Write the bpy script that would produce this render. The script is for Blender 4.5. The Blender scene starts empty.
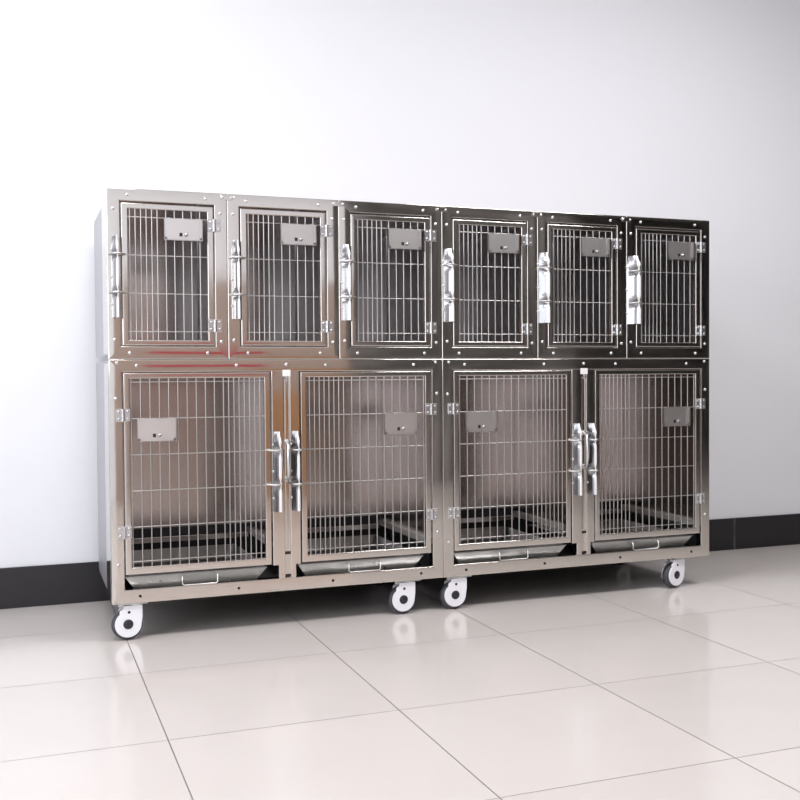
import bpy, bmesh, math, random
from mathutils import Vector, Matrix

random.seed(7)
scene = bpy.context.scene
col = scene.collection
PI = math.pi

# ------------------------------------------------------------------ materials
def new_mat(name, color=(.8, .8, .8), metallic=0., rough=.5, coat=0., spec=None):
    m = bpy.data.materials.new(name); m.use_nodes = True
    b = m.node_tree.nodes['Principled BSDF']
    b.inputs['Base Color'].default_value = (*color, 1)
    b.inputs['Metallic'].default_value = metallic
    b.inputs['Roughness'].default_value = rough
    if coat:
        b.inputs['Coat Weight'].default_value = coat
    if spec is not None:
        b.inputs['Specular IOR Level'].default_value = spec
    return m

def N(m, t, **kw):
    n = m.node_tree.nodes.new(t)
    for k, v in kw.items():
        setattr(n, k, v)
    return n

def L(m, a, b):
    m.node_tree.links.new(a, b)

def steel(name, color, rough, wav_scale, wav_dist, brushed=None):
    """stainless sheet: slow waviness of the sheet plus optional fine vertical brushing"""
    m = new_mat(name, color, 1.0, rough)
    b = m.node_tree.nodes['Principled BSDF']
    tc = N(m, 'ShaderNodeTexCoord')
    geo = N(m, 'ShaderNodeNewGeometry')
    nz = N(m, 'ShaderNodeTexNoise'); nz.inputs['Scale'].default_value = wav_scale
    nz.inputs['Detail'].default_value = 1.5
    L(m, geo.outputs['Position'], nz.inputs['Vector'])
    bp = N(m, 'ShaderNodeBump'); bp.inputs['Strength'].default_value = 1.0
    bp.inputs['Distance'].default_value = wav_dist
    L(m, nz.outputs['Fac'], bp.inputs['Height'])
    L(m, bp.outputs['Normal'], b.inputs['Normal'])
    mp = N(m, 'ShaderNodeMapping')
    mp.inputs['Scale'].default_value = brushed or (60, 60, 60)
    L(m, geo.outputs['Position'], mp.inputs['Vector'])
    n2 = N(m, 'ShaderNodeTexNoise'); n2.inputs['Scale'].default_value = 1.0; n2.inputs['Detail'].default_value = 3
    L(m, mp.outputs['Vector'], n2.inputs['Vector'])
    mr = N(m, 'ShaderNodeMapRange')
    mr.inputs['To Min'].default_value = rough * .75
    mr.inputs['To Max'].default_value = rough * 1.3
    L(m, n2.outputs['Fac'], mr.inputs['Value'])
    L(m, mr.outputs['Result'], b.inputs['Roughness'])
    return m

M = {}
M['polished'] = steel('polished_stainless', (.71, .675, .635), .075, 5.0, .0009, (6, 6, 90))
M['door_steel'] = steel('door_stainless', (.70, .665, .625), .11, 6.0, .0009, (8, 8, 80))
M['sheet'] = steel('brushed_sheet', (.58, .525, .50), .19, 3.0, .003, (12, 12, 1.5))
M['side'] = steel('side_sheet', (.50, .50, .52), .45, 3.0, .003, (4, 90, 90))
M['wire'] = new_mat('wire_steel', (.58, .565, .55), 1.0, .32)
M['zinc'] = new_mat('zinc_plated', (.68, .68, .69), 1.0, .3)
M['chrome'] = new_mat('latch_steel', (.37, .37, .38), 1.0, .26)
M['lip'] = new_mat('latch_white_lip', (.86, .86, .87), 0, .4)
M['plate'] = new_mat('card_holder_steel', (.78, .76, .75), 1.0, .36)
M['tray'] = steel('tray_steel', (.43, .44, .44), .30, 8.0, .006)
M['rail'] = new_mat('galvanised_rail', (.72, .68, .65), .6, .5)
M['hole'] = new_mat('bolt_hole_dark', (.015, .013, .012), 0, .7)
M['dark'] = new_mat('dark_pan_and_gap', (.03, .03, .032), 0, .6)
M['rubber'] = new_mat('tyre_grey', (.055, .058, .068), 0, .5)
M['hub'] = new_mat('hub_cap_dark', (.022, .022, .030), 0, .4)
M['white'] = new_mat('caster_white_plastic', (.86, .86, .90), 0, .3)
M['label'] = new_mat('clip_white', (.80, .79, .78), 0, .4)

# painted plaster wall
def wall_mat(name, color):
    m = new_mat(name, color, 0, .6, spec=.25)
    b = m.node_tree.nodes['Principled BSDF']
    geo = N(m, 'ShaderNodeNewGeometry')
    nz = N(m, 'ShaderNodeTexNoise'); nz.inputs['Scale'].default_value = 35; nz.inputs['Detail'].default_value = 4
    L(m, geo.outputs['Position'], nz.inputs['Vector'])
    bp = N(m, 'ShaderNodeBump'); bp.inputs['Strength'].default_value = .12; bp.inputs['Distance'].default_value = .004
    L(m, nz.outputs['Fac'], bp.inputs['Height']); L(m, bp.outputs['Normal'], b.inputs['Normal'])
    return m
M['wall'] = wall_mat('white_wall_paint', (.815, .825, .86))
M['ceiling'] = wall_mat('ceiling_paint', (.80, .80, .80))
def dim_mat():
    m = new_mat('painted_dim_wall', (.07, .065, .062), 0, .6)
    b = m.node_tree.nodes['Principled BSDF']
    geo = N(m, 'ShaderNodeNewGeometry')
    mp = N(m, 'ShaderNodeMapping'); mp.inputs['Scale'].default_value = (1.3, 1.3, .8)
    L(m, geo.outputs['Position'], mp.inputs['Vector'])
    nz = N(m, 'ShaderNodeTexNoise'); nz.inputs['Scale'].default_value = 1.0; nz.inputs['Detail'].default_value = 3
    L(m, mp.outputs['Vector'], nz.inputs['Vector'])
    cr = N(m, 'ShaderNodeValToRGB')
    cr.color_ramp.elements[0].color = (.11, .105, .10, 1); cr.color_ramp.elements[0].position = .38
    cr.color_ramp.elements[1].color = (.42, .405, .395, 1); cr.color_ramp.elements[1].position = .72
    L(m, nz.outputs['Fac'], cr.inputs['Fac']); L(m, cr.outputs['Color'], b.inputs['Base Color'])
    return m
M['dim_wall'] = dim_mat()  # dimness of the far room put into the colour, blotched for uneven reflections

def wood_mat():
    m = new_mat('orange_brown_wood', (.36, .17, .075), 0, .4)
    b = m.node_tree.nodes['Principled BSDF']
    geo = N(m, 'ShaderNodeNewGeometry')
    mp = N(m, 'ShaderNodeMapping'); mp.inputs['Scale'].default_value = (14, 14, 1.2)
    L(m, geo.outputs['Position'], mp.inputs['Vector'])
    nz = N(m, 'ShaderNodeTexNoise'); nz.inputs['Scale'].default_value = 2; nz.inputs['Detail'].default_value = 4
    L(m, mp.outputs['Vector'], nz.inputs['Vector'])
    cr = N(m, 'ShaderNodeValToRGB')
    cr.color_ramp.elements[0].color = (.30, .15, .07, 1); cr.color_ramp.elements[0].position = .3
    cr.color_ramp.elements[1].color = (.48, .27, .14, 1); cr.color_ramp.elements[1].position = .7
    L(m, nz.outputs['Fac'], cr.inputs['Fac']); L(m, cr.outputs['Color'], b.inputs['Base Color'])
    return m
M['wood'] = wood_mat()
M['brown'] = new_mat('dull_brown_board', (.39, .305, .262), 0, .5)
M['red'] = new_mat('reflected_red', (.45, .03, .05), 0, .4)

TILE = .6; TX = .0486; TY = -1.5848
def floor_mat():
    m = new_mat('glazed_floor_tile', (.70, .63, .60), 0, .16, spec=.5)
    b = m.node_tree.nodes['Principled BSDF']
    geo = N(m, 'ShaderNodeNewGeometry')
    sep = N(m, 'ShaderNodeSeparateXYZ'); L(m, geo.outputs['Position'], sep.inputs[0])
    def mth(op, a, bb=None, c=None):
        n = N(m, 'ShaderNodeMath', operation=op)
        for i, v in enumerate((a, bb, c)):
            if v is None: continue
            if isinstance(v, (int, float)): n.inputs[i].default_value = v
            else: L(m, v, n.inputs[i])
        return n.outputs[0]
    def axis(out, off):
        u = mth('DIVIDE', mth('SUBTRACT', out, off), TILE)
        cell = mth('FLOOR', u)
        fr = mth('SUBTRACT', u, cell)
        d = mth('MULTIPLY', mth('MINIMUM', fr, mth('SUBTRACT', 1.0, fr)), TILE)
        return cell, d
    cx, dx = axis(sep.outputs[0], TX)
    cy, dy = axis(sep.outputs[1], TY)
    # grout running away from the wall is cleaner cut and darker than the cross joints
    gx = mth('SUBTRACT', 1.0, mth('SMOOTH_MIN', mth('DIVIDE', dx, .0024), 1.0, .2))
    gy = mth('SUBTRACT', 1.0, mth('SMOOTH_MIN', mth('DIVIDE', dy, .0024), 1.0, .2))
    nz0 = N(m, 'ShaderNodeTexNoise'); nz0.inputs['Scale'].default_value = 2.2
    L(m, geo.outputs['Position'], nz0.inputs['Vector'])
    gy = mth('MULTIPLY', gy, mth('ADD', .42, mth('MULTIPLY', nz0.outputs['Fac'], .9)))
    g = mth('MINIMUM', 1.0, mth('MAXIMUM', mth('MAXIMUM', gx, gy), 0.0))
    comb = N(m, 'ShaderNodeCombineXYZ'); L(m, cx, comb.inputs[0]); L(m, cy, comb.inputs[1])
    wn = N(m, 'ShaderNodeTexWhiteNoise', noise_dimensions='2D'); L(m, comb.outputs[0], wn.inputs['Vector'])
    nz = N(m, 'ShaderNodeTexNoise'); nz.inputs['Scale'].default_value = 5; nz.inputs['Detail'].default_value = 5
    L(m, geo.outputs['Position'], nz.inputs['Vector'])
    val = mth('ADD', .955, mth('ADD', mth('MULTIPLY', wn.outputs['Value'], .045), mth('MULTIPLY', nz.outputs['Fac'], .06)))
    hsv = N(m, 'ShaderNodeHueSaturation'); hsv.inputs['Color'].default_value = (.60, .558, .533, 1)
    L(m, val, hsv.inputs['Value'])
    mix = N(m, 'ShaderNodeMix', data_type='RGBA')
    L(m, g, mix.inputs['Factor']); L(m, hsv.outputs['Color'], mix.inputs['A'])
    mix.inputs['B'].default_value = (.05, .042, .04, 1)
    L(m, mix.outputs['Result'], b.inputs['Base Color'])
    rr = mth('ADD', .15, mth('MULTIPLY', g, .5)); L(m, rr, b.inputs['Roughness'])
    bp = N(m, 'ShaderNodeBump'); bp.invert = True
    bp.inputs['Strength'].default_value = .5; bp.inputs['Distance'].default_value = .002
    L(m, g, bp.inputs['Height']); L(m, bp.outputs['Normal'], b.inputs['Normal'])
    return m
M['floor'] = floor_mat()

def skirting_mat():
    m = new_mat('black_skirting_tile', (.016, .015, .018), 0, .3)
    b = m.node_tree.nodes['Principled BSDF']
    geo = N(m, 'ShaderNodeNewGeometry')
    sep = N(m, 'ShaderNodeSeparateXYZ'); L(m, geo.outputs['Position'], sep.inputs[0])
    a = N(m, 'ShaderNodeMath', operation='SUBTRACT'); L(m, sep.outputs[0], a.inputs[0]); a.inputs[1].default_value = 3.05 - 6.0
    d = N(m, 'ShaderNodeMath', operation='MODULO'); L(m, a.outputs[0], d.inputs[0]); d.inputs[1].default_value = 1.2
    s = N(m, 'ShaderNodeMath', operation='LESS_THAN'); L(m, d.outputs[0], s.inputs[0]); s.inputs[1].default_value = .012
    nz = N(m, 'ShaderNodeTexNoise'); nz.inputs['Scale'].default_value = 30
    L(m, geo.outputs['Position'], nz.inputs['Vector'])
    f = N(m, 'ShaderNodeMath', operation='MULTIPLY'); L(m, s.outputs[0], f.inputs[0]); L(m, nz.outputs['Fac'], f.inputs[1])
    mix = N(m, 'ShaderNodeMix', data_type='RGBA'); L(m, f.outputs[0], mix.inputs['Factor'])
    mix.inputs['A'].default_value = (.016, .015, .018, 1); mix.inputs['B'].default_value = (.12, .12, .125, 1)
    L(m, mix.outputs['Result'], b.inputs['Base Color'])
    return m
M['skirting'] = skirting_mat()

# ------------------------------------------------------------------ mesh helpers
class MB:
    def __init__(self):
        self.bm = bmesh.new(); self.mats = []; self.cur = 0
    def mat(self, m):
        if m not in self.mats: self.mats.append(m)
        self.cur = self.mats.index(m); return self
    def _finish(self, faces, smooth=False):
        for f in faces:
            f.material_index = self.cur; f.smooth = smooth
    def box(self, x0, x1, y0, y1, z0, z1, bev=0., seg=2):
        t = bmesh.new()
        bmesh.ops.create_cube(t, size=1)
        for v in t.verts:
            v.co = Vector(((x0 + x1) / 2 + v.co.x * (x1 - x0), (y0 + y1) / 2 + v.co.y * (y1 - y0), (z0 + z1) / 2 + v.co.z * (z1 - z0)))
        if bev:
            bmesh.ops.bevel(t, geom=t.edges[:], offset=bev, segments=seg, profile=.5, affect='EDGES')
        self._merge(t, False); return self
    def _merge(self, t, smooth):
        mp = {}
        for v in t.verts: mp[v] = self.bm.verts.new(v.co)
        fs = []
        for f in t.faces:
            try: fs.append(self.bm.faces.new([mp[v] for v in f.verts]))
            except ValueError: pass
        self._finish(fs, smooth); t.free()
    def _caps(self, *loops):
        # end caps on vertices of their own, so the smooth sides keep clean normals
        for lp in loops:
            self._finish([self.bm.faces.new([self.bm.verts.new(v.co) for v in lp])], False)
    def tube(self, pts, r, seg=8, cap=True):
        pts = [Vector(p) for p in pts]; rings = []
        n = len(pts)
        up = None
        for i, p in enumerate(pts):
            d = (pts[min(i + 1, n - 1)] - pts[max(i - 1, 0)]).normalized()
            if up is None:
                up = Vector((0, 0, 1)) if abs(d.z) < .9 else Vector((1, 0, 0))
            a = d.cross(up).normalized(); b = a.cross(d).normalized(); up = b
            rr = r[i] if isinstance(r, (list, tuple)) else r
            rings.append([self.bm.verts.new(p + a * rr * math.cos(2 * PI * k / seg) + b * rr * math.sin(2 * PI * k / seg)) for k in range(seg)])
        fs = []
        for i in range(n - 1):
            for k in range(seg):
                fs.append(self.bm.faces.new([rings[i][k], rings[i][(k + 1) % seg], rings[i + 1][(k + 1) % seg], rings[i + 1][k]]))
        self._finish(fs, True)
        if cap:
            self._caps(rings[0][::-1], rings[-1])
        return self
    def lathe(self, prof, c, axis='y', seg=24):
        """prof: list of (r, h); revolve round the axis through c"""
        c = Vector(c); rings = []
        for r, h in prof:
            ring = []
            for k in range(seg):
                a = 2 * PI * k / seg
                if axis == 'y': p = Vector((r * math.cos(a), h, r * math.sin(a)))
                else: p = Vector((r * math.cos(a), r * math.sin(a), h))
                ring.append(self.bm.verts.new(c + p))
            rings.append(ring)
        fs = []
        for i in range(len(rings) - 1):
            for k in range(seg):
                fs.append(self.bm.faces.new([rings[i][k], rings[i][(k + 1) % seg], rings[i + 1][(k + 1) % seg], rings[i + 1][k]]))
        self._finish(fs, True)
        self._caps(rings[0], rings[-1])
        return self
    def prism(self, outline, y0, y1, bev=0.):
        """outline in (x, z), extruded along y"""
        t = bmesh.new()
        a = [t.verts.new((x, y0, z)) for x, z in outline]
        b = [t.verts.new((x, y1, z)) for x, z in outline]
        n = len(a)
        t.faces.new(a); t.faces.new(b[::-1])
        for i in range(n):
            t.faces.new([a[i], b[i], b[(i + 1) % n], a[(i + 1) % n]])
        bmesh.ops.recalc_face_normals(t, faces=t.faces[:])
        if bev:
            es = [e for e in t.edges if abs(e.verts[0].co.y - e.verts[1].co.y) < 1e-7]
            bmesh.ops.bevel(t, geom=es, offset=bev, segments=2, profile=.5, affect='EDGES')
        self._merge(t, False); return self
    def prism_x(self, outline, x0, x1):
        """outline in (y, z), extruded along x"""
        t = bmesh.new()
        a = [t.verts.new((x0, y, z)) for y, z in outline]
        b = [t.verts.new((x1, y, z)) for y, z in outline]
        n = len(a)
        t.faces.new(a); t.faces.new(b[::-1])
        for i in range(n):
            t.faces.new([a[i], b[i], b[(i + 1) % n], a[(i + 1) % n]])
        self._merge(t, False); return self
    def bar(self, o0, o1, i0, i1, y0, depth, r=.003, bulge=.0004):
        """one mitred frame bar: o0-o1 its outer edge, i0-i1 its inner edge (x, z); face near y0, running back by depth"""
        W = ((Vector(o0) - Vector(i0)).length + (Vector(o1) - Vector(i1)).length) / 2
        W = min(W, abs((Vector(o1) - Vector(o0)).normalized().cross(Vector(i0) - Vector(o0))) or W)
        pr = [(0, depth)]
        for k in range(5):
            a = PI / 2 * k / 4
            pr.append((r * (1 - math.cos(a)) / W, r * (1 - math.sin(a))))
        for u in (.015, .2, .5, .8, .985):
            t = r / W + (1 - 2 * r / W) * u
            pr.append((t, -bulge * 4 * u * (1 - u)))
        for k in range(5):
            a = PI / 2 * (1 - k / 4)
            pr.append((1 - r * (1 - math.cos(a)) / W, r * (1 - math.sin(a))))
        pr.append((1, depth))
        A, B = [], []
        for t, h in pr:
            p = Vector(o0).lerp(Vector(i0), t); q = Vector(o1).lerp(Vector(i1), t)
            A.append(self.bm.verts.new((p.x, y0 + h, p.y))); B.append(self.bm.verts.new((q.x, y0 + h, q.y)))
        fs = []
        n = len(pr)
        for k in range(n):
            j = (k + 1) % n
            fs.append(self.bm.faces.new([A[k], A[j], B[j], B[k]]))
        self._finish(fs, True); fs[-1].smooth = False
        self._caps(A[::-1], B)
        return self
    def ring(self, x0, x1, z0, z1, wl, wr, wb, wt, y0, depth, r=.0022, bulge=.0004):
        O = [(x0, z0), (x1, z0), (x1, z1), (x0, z1)]
        I = [(x0 + wl, z0 + wb), (x1 - wr, z0 + wb), (x1 - wr, z1 - wt), (x0 + wl, z1 - wt)]
        for k in range(4):
            j = (k + 1) % 4
            self.bar(O[k], O[j], I[k], I[j], y0, depth, r, bulge)
        return self
    def build(self, name, material=None, parent=None, loc=None):
        bmesh.ops.recalc_face_normals(self.bm, faces=self.bm.faces[:])
        me = bpy.data.meshes.new(name); self.bm.to_mesh(me); self.bm.free()
        for m in (self.mats or [material]): me.materials.append(m)
        o = bpy.data.objects.new(name, me); col.objects.link(o)
        if parent: o.parent = parent
        if loc: o.location = loc
        return o

def tag(o, label=None, cat=None, group=None, kind=None):
    if label: o['label'] = label
    if cat: o['category'] = cat
    if group: o['group'] = group
    if kind: o['kind'] = kind
    return o

def empty(name, loc):
    o = bpy.data.objects.new(name, None); o.empty_display_size = .1
    o.location = loc; col.objects.link(o); return o

def copy_tree(o, parent=None):
    c = o.copy(); col.objects.link(c)
    if parent: c.parent = parent
    for ch in list(o.children): copy_tree(ch, c)
    return c

def child_copy(o, loc):
    c = copy_tree(o, o.parent); c.location = loc; return c

# ------------------------------------------------------------------ the room
XL, XR, YF, YB, ZC = -2.6, 7.4, -7.4, .684, 3.1
def struct(name, mb, m):
    return tag(mb.build(name, m), kind='structure')
struct('floor', MB().box(XL - .2, XR + .2, YF - .2, YB + .2, -.1, 0), M['floor'])
struct('wall_back', MB().box(XL - .2, XR + .2, YB, YB + .15, 0, ZC), M['wall'])
struct('ceiling', MB().box(XL - .2, XR + .2, YF - .2, YB + .2, ZC, ZC + .1), M['ceiling'])
struct('wall_right', MB().box(XR, XR + .15, YF, YB, 0, ZC), M['dim_wall'])
# left wall with a big daylight window
WY0, WY1, WZ0, WZ1 = -3.3, -.55, .85, 2.75
w = MB()
w.box(XL - .15, XL, YF, WY0, 0, ZC).box(XL - .15, XL, WY1, YB, 0, ZC)
w.box(XL - .15, XL, WY0, WY1, 0, WZ0).box(XL - .15, XL, WY0, WY1, WZ1, ZC)
struct('wall_left', w, M['wall'])
w = MB()
w.ring(WY0, WY1, WZ0, WZ1, .05, .05, .05, .05, 0, .05)
w.box((WY0 + WY1) / 2 - .025, (WY0 + WY1) / 2 + .025, 0.005, .045, WZ0 + .05, WZ1 - .05)
o = struct('window_1', w, M['label'])
o.matrix_world = Matrix(((0, -1, 0, XL - .03), (1, 0, 0, 0), (0, 0, 1, 0), (0, 0, 0, 1)))
# unseen wall behind the camera, boards added for the steel to reflect, dark-coloured walls beyond
struct('wall_front', MB().box(XL, XR, YF, YF + .1, 0, ZC), M['dim_wall'])
struct('wall_partition', MB().box(XL, 2.05, -4.0, -3.88, 0, ZC), M['wall'])
struct('wall_recess', MB().box(2.05, 4.3, -4.5, -4.38, 0, ZC), M['dim_wall'])
struct('reflection_board_1', MB().box(1.28, 2.05, -3.88, -3.80, 0, .76), M['wood'])  # unseen stand-in for a wooden cabinet, mirrored in the steel
struct('reflection_board_2', MB().box(.58, 1.42, -3.86, -3.846, .93, 1.055), M['red'])  # red strip added only for its reflection in the frames
struct('reflection_board_3', MB().box(.25, 2.05, -3.88, -3.86, 0, 1.58), M['brown'])  # plain board added to give the steel its brown reflection
struct('baseboard_back', MB().box(XL, XR, YB - .010, YB, 0, .157, .0015), M['skirting'])

# ------------------------------------------------------------------ shared small parts
def bolt_mb(s=1.0):
    return MB().lathe([(.0058 * s, 0), (.0058 * s, -.001 * s), (.0048 * s, -.0032 * s), (.0024 * s, -.0046 * s), (.0002, -.005 * s)], (0, 0, 0), 'y', 12)

def put_bolts(frame, spots, y=-.0004):
    first = None
    for x, z in spots:
        if first is None:
            first = bolt_mb().build('bolt', M['zinc'], frame, (x, y, z))
        else:
            b = first.copy(); col.objects.link(b); b.location = (x, y, z)

def holes(mb, spots):
    mb.mat(M['hole'])
    for x, z in spots:
        mb.lathe([(.0052, .001), (.0052, -.0011), (.0001, -.0011)], (x, 0, z), 'y', 14)

def hinge(parent, x, z, h=.042, w=.046, name='hinge'):
    """butt hinge: two leaves, barrel, four screws; centred on x (barrel), z"""
    mb = MB()
    mb.box(-w / 2, -.004, -.0035, -.0005, -h / 2, h / 2, .0008, 1)
    mb.box(.004, w / 2, -.0035, -.0005, -h / 2, h / 2, .0008, 1)
    for k in range(3):
        a = -h / 2 + h * k / 3; mb.tube([(0, -.005, a + .0006), (0, -.005, a + h / 3 - .0006)], .0058, 10)
    o = mb.build(name, M['zinc'], parent, (x, 0, z))
    s = None
    for sx in (-1, 1):
        for sz in (-1, 1):
            loc = (sx * w * .31, -.0034, sz * h * .29)
            if s is None: s = bolt_mb(.8).build('screw', M['wire'], o, loc)
            else:
                c = s.copy(); col.objects.link(c); c.location = loc
    return o

def card_holder(door, x, z, w=.122, h=.068):
    """folded steel card pocket with a thumb slot and a small knob"""
    y = -.012
    mb = MB().mat(M['plate'])
    mb.box(-w / 2, w / 2, y, y + .0015, -h / 2, h / 2)
    lip = .011
    mb.box(-w / 2 - .002, -w / 2 + lip * .6, y - .005, y - .0035, -h / 2, h / 2)
    mb.box(w / 2 - lip * .6, w / 2 + .002, y - .005, y - .0035, -h / 2, h / 2)
    mb.box(-w / 2 - .002, w / 2 + .002, y - .005, y - .0035, -h / 2 - .003, -h / 2 + lip * .5)
    mb.box(-w / 2 - .003, -w / 2 - .001, y - .005, y + .0015, -h / 2 - .003, h / 2)
    mb.box(w / 2 + .001, w / 2 + .003, y - .005, y + .0015, -h / 2 - .003, h / 2)
    mb.box(-w / 2 - .002, w / 2 + .002, y - .005, y + .0015, -h / 2 - .004, -h / 2 - .002)
    for sx in (-.38, .38):
        mb.box(w * sx - .006, w * sx + .006, y, y + .010, h / 2 - .001, h / 2 + .003)
    mb.mat(M['hole']).box(-.013, -.003, y - .0008, y, -h / 2 + .010, -h / 2 + .022)
    mb.mat(M['chrome']).lathe([(.0065, 0), (.0065, -.003), (.004, -.006), (.0002, -.007)], (.009, y, -h / 2 + .016), 'y', 12)
    return mb.build('card_holder', None, door, (x, 0, z))

def grille(door, xs, zs, x0, x1, z0, z1):
    mb = MB()
    for x in xs: mb.tube([(x, .006, z0 - .006), (x, .006, z1 + .006)], .0022, 6)
    for z in zs: mb.tube([(x0 - .006, .0102, z), (x1 + .006, .0102, z)], .0020, 6)
    return mb.build('wire_grille', M['wire'], door)

def latch(parent, x, z0, z1, rods, reach, name='latch'):
    """folded slam latch: base strip on the post, web and pinched front lip, hooked rods reaching over the door edge"""
    n = 48; fl = MB()
    secs = []
    for k in range(n + 1):
        t = k / n; z = z0 + (z1 - z0) * t
        # lobes between the rods
        wv = 0.
        for rz in rods:
            wv = max(wv, math.exp(-((z - rz) / .016) ** 2))
        top = max(0., (t - .88) / .12)
        fold = .0015 + .0085 * wv + .004 * top
        out = -.030 + .006 * wv + .014 * top
        lip = .0125 - .0030 * wv - .006 * top
        base = -.0175 + .006 * top
        secs.append([(base, -.0015), (-.0150 + .004 * top, -.0065), (fold - .006, out * .80), (fold, out), (fold + .004, out - .004), (lip, out - .003), (lip + .001, out + .006)])
    th = .0016; F = []
    rows = []
    for k, s in enumerate(secs):
        z = z0 + (z1 - z0) * k / n
        rows.append([fl.bm.verts.new((px, py, z)) for px, py in s] + [fl.bm.verts.new((px + th * .7, py + th, z)) for px, py in reversed(s)])
    m = len(rows[0])
    for k in range(n):
        for i in range(m):
            j = (i + 1) % m
            F.append(fl.bm.faces.new([rows[k][i], rows[k][j], rows[k + 1][j], rows[k + 1][i]]))
            F[-1].material_index = int(3 <= i <= 9)
    for q in F: q.smooth = False
    fl._caps(rows[0], rows[-1][::-1])
    fl.mats = [M['chrome'], M['lip']]
    o = fl.build(name, None, parent, (x, 0, 0))
    for rz in rods:
        s = 1 if reach > 0 else -1
        r = MB().tube([(-s * .020, -.004, rz), (-s * .016, -.014, rz), (s * .0, -.036, rz), (s * .012, -.038, rz), (s * (abs(reach) - .014), -.016, rz), (s * abs(reach), -.010, rz + .001)], [.0034, .0038, .0038, .0038, .0040, .0026], 8)
        r.build('latch_rod', M['wire'], o)
    s = None
    for q in (.06, .5, .94):
        loc = (-.0165, -.0030, z0 + (z1 - z0) * (.12 + .76 * q))
        if s is None: s = bolt_mb(.85).build('rivet', M['zinc'], o, loc)
        else:
            c = s.copy(); col.objects.link(c); c.location = loc
    return o

def panel_yz(x0, x1, y0, y1, z0, z1, r=.03):
    """upright side sheet with rounded rear corners"""
    out = [(y0, z0)]
    for k in range(9):
        a = -PI / 2 + PI / 2 * k / 8; out.append((y1 - r + r * math.cos(a), z0 + r + r * math.sin(a)))
    for k in range(9):
        a = PI / 2 * k / 8; out.append((y1 - r + r * math.cos(a), z1 - r + r * math.sin(a)))
    out.append((y0, z1))
    return MB().prism_x(out, x0, x1)

# ------------------------------------------------------------------ small cage of the upper row
P = 2.390 / 6
ZU, ZT = .9425, 1.5085
DEEP = .60
def small_cage():
    root = empty('small_cage', (0, 0, ZU))
    H = ZT - ZU
    f = MB().mat(M['polished'])
    f.ring(.0004, P - .0004, 0.0004, H, .0415, .0425, .043, .041, 0, .035)
    for xa, xb in ((.0002, .0014), (P - .0014, P - .0002)):
        f.box(xa, xb, .034, .20, .020, 1.476 - ZU)  # added polished strip, makes the near part of the side look brighter
    fr = f.build('front_frame', None, root)
    zz = lambda z: z - ZU
    put_bolts(fr, [(.066, zz(1.487)), (.325, zz(1.487)), (.020, zz(1.440)), (.374, zz(1.440)), (.068, zz(.964)), (.327, zz(.964)), (.374, zz(1.003)), (.020, zz(1.008))])
    # sheet body
    panel_yz(.0015, .0035, .035, DEEP, .014, zz(1.476)).build('side_panel', M['side'], root)
    panel_yz(P - .0035, P - .0015, .035, DEEP, .014, zz(1.476)).build('side_panel', M['side'], root)
    MB().box(.006, P - .006, DEEP - .012, DEEP - .010, .022, zz(1.474)).build('back_panel', M['sheet'], root)
    MB().box(.006, P - .006, .034, DEEP - .013, zz(1.470), zz(1.472)).build('roof_panel', M['sheet'], root)
    MB().box(.006, P - .006, .034, DEEP - .013, .030, .032).build('floor_panel', M['sheet'], root)
    # door
    x0, x1, z0, z1 = .0460, .3520, zz(.9895), zz(1.4615)
    d = MB().ring(x0, x1, z0, z1, .022, .021, .018, .019, .0005, .018, .003, .00012).build('mesh_door', M['door_steel'], root)
    xs = [.0745 + .0180 * k for k in range(6)] + [.1645 + .0284 * k for k in range(1, 6)]
    grille(d, xs, [zz(1.417), zz(1.290), zz(1.163), zz(1.036)], .068, .331, zz(1.0075), zz(1.4425))
    card_holder(d, .248, zz(1.379))
    for z in (1.397, 1.057): hinge(root, .3535, zz(z))
    latch(root, .0265, zz(1.080), zz(1.350), [zz(1.290), zz(1.163)], .036)
    return root

ORD = ['leftmost', 'second from the left', 'third from the left', 'third from the right', 'second from the right', 'rightmost']
first = small_cage()
cages = []
for i in range(6):
    c = first if i == 0 else copy_tree(first)
    c.location = (P * i, 0, ZU)
    tag(c, 'small one-door steel cage, %s of the six in the upper row' % ORD[i], 'cage', 'small cages in the upper row')
    cages.append(c)
    # the six latch levers stand open by different amounts
    for la in c.children:
        if la.name.startswith('latch'):
            k = (.66, .74, .86, .97, 1.16, 1.42)[i]
            la.scale.x = k; la.location.x = (.0245, .0262, .0232, .0222, .0215, .0262)[i]
            for rd in la.children:
                if rd.name.startswith('latch_rod'): rd.scale.x = 1 / k
# short straps bolting the tops of neighbouring cages together
strap = None
for i in range(5):
    if strap is None:
        mb = MB()
        out = []
        for k in range(9):
            a = PI / 2 + PI * k / 8; out.append((-.016 + .008 * math.cos(a), .008 * math.sin(a)))
        for k in range(9):
            a = -PI / 2 + PI * k / 8; out.append((.016 + .008 * math.cos(a), .008 * math.sin(a)))
        mb.prism(out, -.0026, -.0008, .0005)
        strap = mb.build('joining_strap', M['door_steel'], cages[0], (P, 0, ZT - ZU - .014))
        for sx in (-.016, .016):
            bolt_mb(.8).build('bolt', M['zinc'], strap, (sx, -.0024, 0))
    else:
        s = copy_tree(strap, cages[i]); s.location = (P, 0, ZT - ZU - .014)

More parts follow.
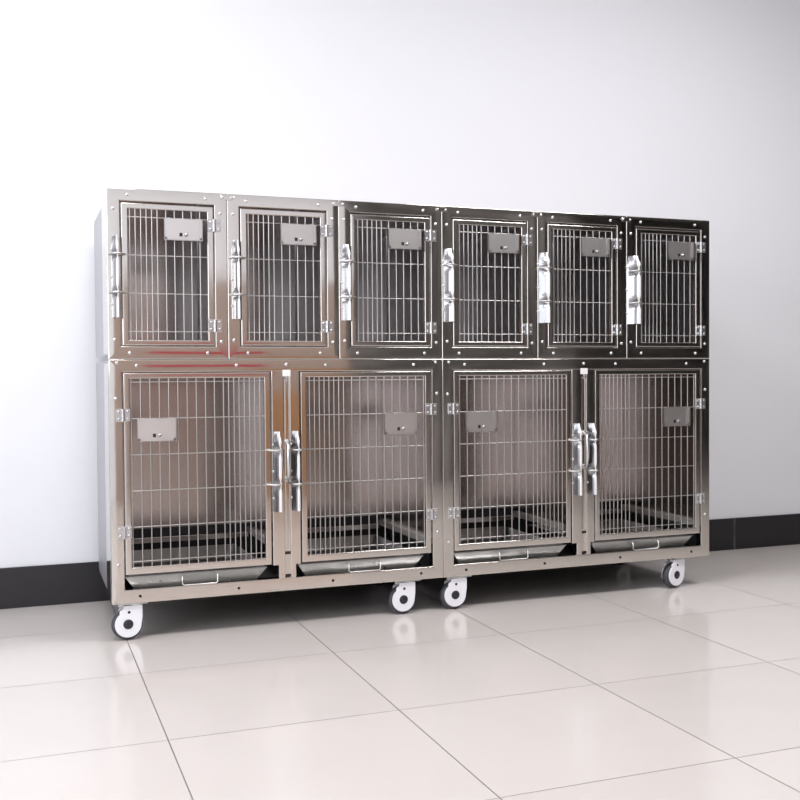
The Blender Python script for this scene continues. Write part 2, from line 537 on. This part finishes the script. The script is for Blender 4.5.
# ------------------------------------------------------------------ wide cage of the lower row
W2 = 2.390 / 2
ZB = .127
def tray(root, x0, x1, z0, z1):
    """slide-out waste tray: sloped front and ends, rolled rim"""
    mb = MB(); y0, y1 = .012, .55; s = .034; t = .0
    top = [(x0, y0), (x1, y0), (x1, y1), (x0, y1)]
    bot = [(x0 + s, y0 + .020), (x1 - s, y0 + .020), (x1 - s, y1 - s), (x0 + s, y1 - s)]
    T = [mb.bm.verts.new((a, b, z1)) for a, b in top]; B = [mb.bm.verts.new((a, b, z0)) for a, b in bot]
    g = .0015
    T2 = [mb.bm.verts.new((a + (g if a == x0 else -g), b + (g if b == y0 else -g), z1)) for a, b in top]
    B2 = [mb.bm.verts.new((a + (g if a < (x0 + x1) / 2 else -g), b + (g if b < .3 else -g), z0 + g)) for a, b in bot]
    fs = [mb.bm.faces.new(B), mb.bm.faces.new(B2)]
    for k in range(4):
        j = (k + 1) % 4
        fs += [mb.bm.faces.new([T[k], T[j], B[j], B[k]]), mb.bm.faces.new([T2[k], T2[j], B2[j], B2[k]]), mb.bm.faces.new([T[k], T[j], T2[j], T2[k]])]
    mb._finish(fs)
    mb.tube([(x0, y0, z1), (x1, y0, z1)], .0025, 6)
    o = mb.build('waste_tray', M['tray'], root)
    cx = (x0 + x1) / 2 + .006; hw = .060
    za, zb = z0 + .006, z1 - .008
    pts = [(cx - hw, .020, zb), (cx - hw, .008, zb), (cx - hw, -.001, zb - .006), (cx - hw, -.002, za + .008), (cx - hw + .006, -.002, za + .003),
           (cx + hw - .006, -.002, za + .003), (cx + hw, -.002, za + .008), (cx + hw, -.001, zb - .006), (cx + hw, .008, zb), (cx + hw, .020, zb)]
    MB().tube(pts, .0026, 8).build('tray_handle', M['plate'], o)
    return o

def caster(root, x, y, rz=0.):
    """swivel caster: white twin-sided housing, grey tyre, dark hub caps, top plate"""
    out = []
    cx, cz, r = .002, .0545, .0435
    for k in range(31):
        a = math.radians(128 + (352 - 128) * k / 30); out.append((cx + r * math.cos(a), cz + r * math.sin(a)))
    out += [(.049, .078), (.049, .118), (-.013, .118), (-.014, .107), (-.024, .102), (-.026, .095)]
    h = MB()
    h.prism(out, -.022, -.0155, .0015); h.prism(out, .0155, .022, .0015)
    h.box(.020, .0475, -.016, .016, .092, .117, .001)
    h.box(-.012, .030, -.016, .016, .107, .117, .001)
    c = h.build('caster', M['white'], root, (x, y, -ZB)); c.rotation_euler.z = rz
    MB().lathe([(.030, -.013), (.046, -.0145), (.050, -.010), (.0515, 0), (.050, .010), (.046, .0145), (.030, .013)], (0, 0, .0517), 'y', 40).build('wheel', M['rubber'], c)
    MB().lathe([(.0165, -.021), (.0165, -.0225), (.014, -.0245), (.0002, -.025)], (.002, 0, .0555), 'y', 24).build('hub_cap', M['hub'], c)
    MB().lathe([(.0165, .021), (.0165, .0225), (.014, .0245), (.0002, .025)], (.002, 0, .0555), 'y', 24).build('hub_cap', M['hub'], c)
    MB().lathe([(.0048, -.021), (.0048, -.0228), (.0002, -.0230)], (.005, 0, .096), 'y', 14).build('axle_bolt', M['hub'], c)
    p = MB().box(-.020, .066, -.030, .040, .1225, .1262, .001)
    p.lathe([(.022, .1175), (.022, .1228)], (.030, 0, 0), 'z', 20)
    p.box(-.028, -.010, -.012, .0, .112, .1225, .001)
    p.build('mounting_plate', M['zinc'], c)
    return c

def wide_cage():
    root = empty('wide_cage', (0, 0, ZB))
    zz = lambda z: z - ZB
    H = ZU - ZB
    f = MB().mat(M['polished'])
    f.ring(.0004, W2 - .0004, 0, H - .0004, .0420, .0420, .045, .0420, 0, .035)
    # twin centre posts with a channel between; their feet are narrower beside the tray openings
    zt, zm, zb = zz(.9005), zz(.2195), zz(.1718)
    for a, b, fa, fb in ((.5475, .5915, .5680, .5915), (.6120, .6485, .6120, .6310)):
        f.bar((a, zm), (a, zt), (b, zm), (b, zt), 0, .03, .003, .00012)
        f.bar((fa, zb), (fa, zm), (fb, zb), (fb, zm), 0.0002, .03, .0025, .0001)
    f.box(.5905, .6130, .010, .013, zb, zt)
    f.box(.5965, .6060, .004, .0105, zz(.27), zz(.872), .001)
    f.mat(M['hole'])
    f.box(.5925, .6110, .006, .0102, zz(.255), zz(.264)); f.box(.5925, .6110, .006, .0102, zb + .002, zb + .012)
    f.mat(M['polished'])
    for xa, xb in ((.0002, .0014), (W2 - .0014, W2 - .0002)):
        f.box(xa, xb, .034, .20, zz(.135), zz(.930))  # bright strip added here too, ahead of the greyer side sheet
    holes(f, [(.092, zz(.150)), (.425, zz(.150)), (.765, zz(.150)), (1.105, zz(.150))])
    fr = f.build('front_frame', None, root)
    put_bolts(fr, [(.090, zz(.922)), (.425, zz(.922)), (.601, zz(.924)), (.745, zz(.922)), (1.080, zz(.922)), (.020, zz(.812)), (.022, zz(.258)), (1.172, zz(.815)), (1.172, zz(.300)), (1.168, zz(.931)), (.026, zz(.931))])
    # body
    panel_yz(.0015, .0035, .035, DEEP, zz(.140), zz(.938)).build('side_panel', M['side'], root)
    panel_yz(W2 - .0035, W2 - .0015, .035, DEEP, zz(.140), zz(.938)).build('side_panel', M['side'], root)
    for a, b in ((.030, .032), (W2 - .032, W2 - .030)):
        MB().box(a, b, .034, DEEP - .016, zz(.275), zz(.928)).build('inner_panel', M['sheet'], root)
    MB().box(.006, W2 - .006, DEEP - .014, DEEP - .012, zz(.290), zz(.930)).build('back_panel', M['sheet'], root)
    MB().box(.006, W2 - .006, .034, DEEP - .016, zz(.930), zz(.932)).build('roof_panel', M['sheet'], root)
    MB().box(.594, .604, .016, DEEP - .016, zz(.275), zz(.928)).build('partition_panel', M['sheet'], root)
    # tray rails along the sides and the partition, cross rails at the rear, a dark floor pan
    for a, b in ((.006, .054), (.580, .618), (W2 - .054, W2 - .006)):
        MB().box(a, b, .032, DEEP - .016, zz(.250), zz(.274), .002).build('side_rail', M['rail'], root)
    MB().box(.055, .579, DEEP - .040, DEEP - .016, zz(.236), zz(.258), .002).build('rear_rail', M['sheet'], root)
    MB().box(.619, W2 - .055, DEEP - .040, DEEP - .016, zz(.236), zz(.258), .002).build('rear_rail', M['sheet'], root)
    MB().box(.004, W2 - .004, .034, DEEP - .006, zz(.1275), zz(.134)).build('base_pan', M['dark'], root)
    MB().box(.004, W2 - .004, DEEP - .010, DEEP - .006, zz(.134), zz(.289)).build('rear_gap_sheet', M['dark'], root)  # dark sheet added across the open rear gap to make it read black
    tray(root, .045, .527, zz(.166), zz(.2135))
    tray(root, .640, 1.118, zz(.166), zz(.2135))
    # doors: hinged at the outer posts, latched at the centre; wires close up towards the latch
    zs = [zz(v) for v in (.867, .744, .623, .502, .381, .265)]
    wide = .0309; close = .0181
    for side in (0, 1):
        if side == 0: x0, x1 = .0455, .5435
        else: x0, x1 = .6525, 1.1475
        d = MB().ring(x0, x1, zz(.2225), zz(.8975), .021, .021, .025, .019, .0005, .018, .003, .00012).build('mesh_door', M['door_steel'], root)
        xs = [.005 + wide * k for k in range(11)]
        while xs[-1] + close < x1 - x0 - .042: xs.append(xs[-1] + close)
        xs = [x0 + .021 + v for v in xs] if side == 0 else [x1 - .021 - v for v in xs]
        grille(d, xs, zs, x0 + .021, x1 - .021, zz(.2475), zz(.8785))
        card_holder(d, .152 if side == 0 else 1.024, zz(.708), .122, .072)
        for z in (.757, .367):
            hinge(root, x0 - .0015 if side == 0 else x1 + .0015, zz(z))
    latch(root, .5630, zz(.410), zz(.690), [zz(.625), zz(.505)], -.038)
    latch(root, .6285, zz(.410), zz(.690), [zz(.625), zz(.505)], .038)
    for la in root.children:
        if la.name.startswith('latch'):
            la.scale.x = .78
            for rd in la.children:
                if rd.name.startswith('latch_rod'): rd.scale.x = 1 / .78
    # pull handle of the sliding partition and the clip above it
    hz0, hz1, hx = zz(.520), zz(.652), .5985
    h = MB().tube([(hx, .004, hz1), (hx, -.012, hz1 - .002), (hx, -.024, hz1 - .012), (hx, -.030, hz1 - .035), (hx, -.032, (hz0 + hz1) / 2), (hx, -.030, hz0 + .035), (hx, -.024, hz0 + .012), (hx, -.012, hz0 + .002), (hx, .004, hz0)],
                 [.0045, .0045, .005, .0065, .0075, .0065, .005, .0045, .0045], 10)
    for z in (hz0, hz1):
        h.lathe([(.0095, .004), (.0095, -.001), (.007, -.0035), (.0045, -.004)], (hx, 0, z), 'y', 16)
    h.build('pull_handle', M['zinc'], root)
    c = MB().mat(M['label']).box(.588, .615, -.006, .006, zz(.882), zz(.905), .001)
    c.mat(M['zinc']).tube([(.601, .002, zz(.883)), (.601, -.004, zz(.872)), (.603, .004, zz(.866))], .003, 8)
    c.build('partition_clip', None, root)
    caster(root, .0510, .034); caster(root, 1.0375, .034)
    caster(root, .1100, .545, .3); caster(root, 1.1200, .555, .2)
    return root

wide = wide_cage()
wide.location = (0, 0, ZB)
tag(wide, 'wide two-door steel cage on casters, left one of the lower row', 'cage', 'wide cages in the lower row')
wide2 = copy_tree(wide); wide2.location = (W2, 0, ZB)
for c in wide2.children:                       # its far front caster has swivelled a little
    if c.name.startswith('caster') and c.location.y < .1 and c.location.x > .5: c.rotation_euler.z = .22
tag(wide2, 'wide two-door steel cage on casters, right one of the lower row', 'cage', 'wide cages in the lower row')

# ------------------------------------------------------------------ light
def area(name, loc, rot, sx, sy, power, color):
    l = bpy.data.lights.new(name, 'AREA'); l.shape = 'RECTANGLE'; l.size = sx; l.size_y = sy
    l.energy = power; l.color = color
    o = bpy.data.objects.new(name, l); o.location = loc; o.rotation_euler = rot; col.objects.link(o); return o
# daylight in the left window
area('window_daylight', (XL - .10, (WY0 + WY1) / 2, (WZ0 + WZ1) / 2), (0, -PI / 2, 0), WZ1 - WZ0, WY1 - WY0, 85, (.93, .96, 1.0))
# ceiling lamps
area('ceiling_lamp', (-.3, -1.3, ZC - .02), (0, 0, 0), 1.2, .6, 52, (1, .985, .995))
area('ceiling_lamp', (2.5, -1.5, ZC - .02), (0, 0, 0), 1.2, .6, 70, (1, .985, .995))

wd = bpy.data.worlds.new('world'); scene.world = wd; wd.use_nodes = True
wd.node_tree.nodes['Background'].inputs[0].default_value = (.8, .88, 1, 1)
wd.node_tree.nodes['Background'].inputs[1].default_value = .6

# ------------------------------------------------------------------ camera
f, yaw, pitch, roll = 1019.579, .3583622, .02512339, -.0072648
cy, sy = math.cos(yaw), math.sin(yaw)
fw = Vector((sy * math.cos(pitch), cy * math.cos(pitch), -math.sin(pitch)))
rt = Vector((cy, -sy, 0)); up = rt.cross(fw)
c, s = math.cos(roll), math.sin(roll)
rt, up = c * rt + s * up, -s * rt + c * up
cam = bpy.data.cameras.new('camera'); cam.sensor_width = 36; cam.lens = f / 800 * 36
co = bpy.data.objects.new('camera', cam); col.objects.link(co)
mw = Matrix((( rt.x, up.x, -fw.x, -.28078), (rt.y, up.y, -fw.y, -3.48962), (rt.z, up.z, -fw.z, .88621), (0, 0, 0, 1)))
co.matrix_world = mw
cam.clip_start = .05
scene.camera = co

scene.view_settings.view_transform = 'Standard'
scene.view_settings.look = 'None'
scene.view_settings.gamma = 1
scene.view_settings.exposure = -0.12
scene.cycles.max_bounces = 14
scene.cycles.diffuse_bounces = 6
scene.cycles.glossy_bounces = 8
scene.cycles.sample_clamp_indirect = 6
scene.cycles.use_denoising = True
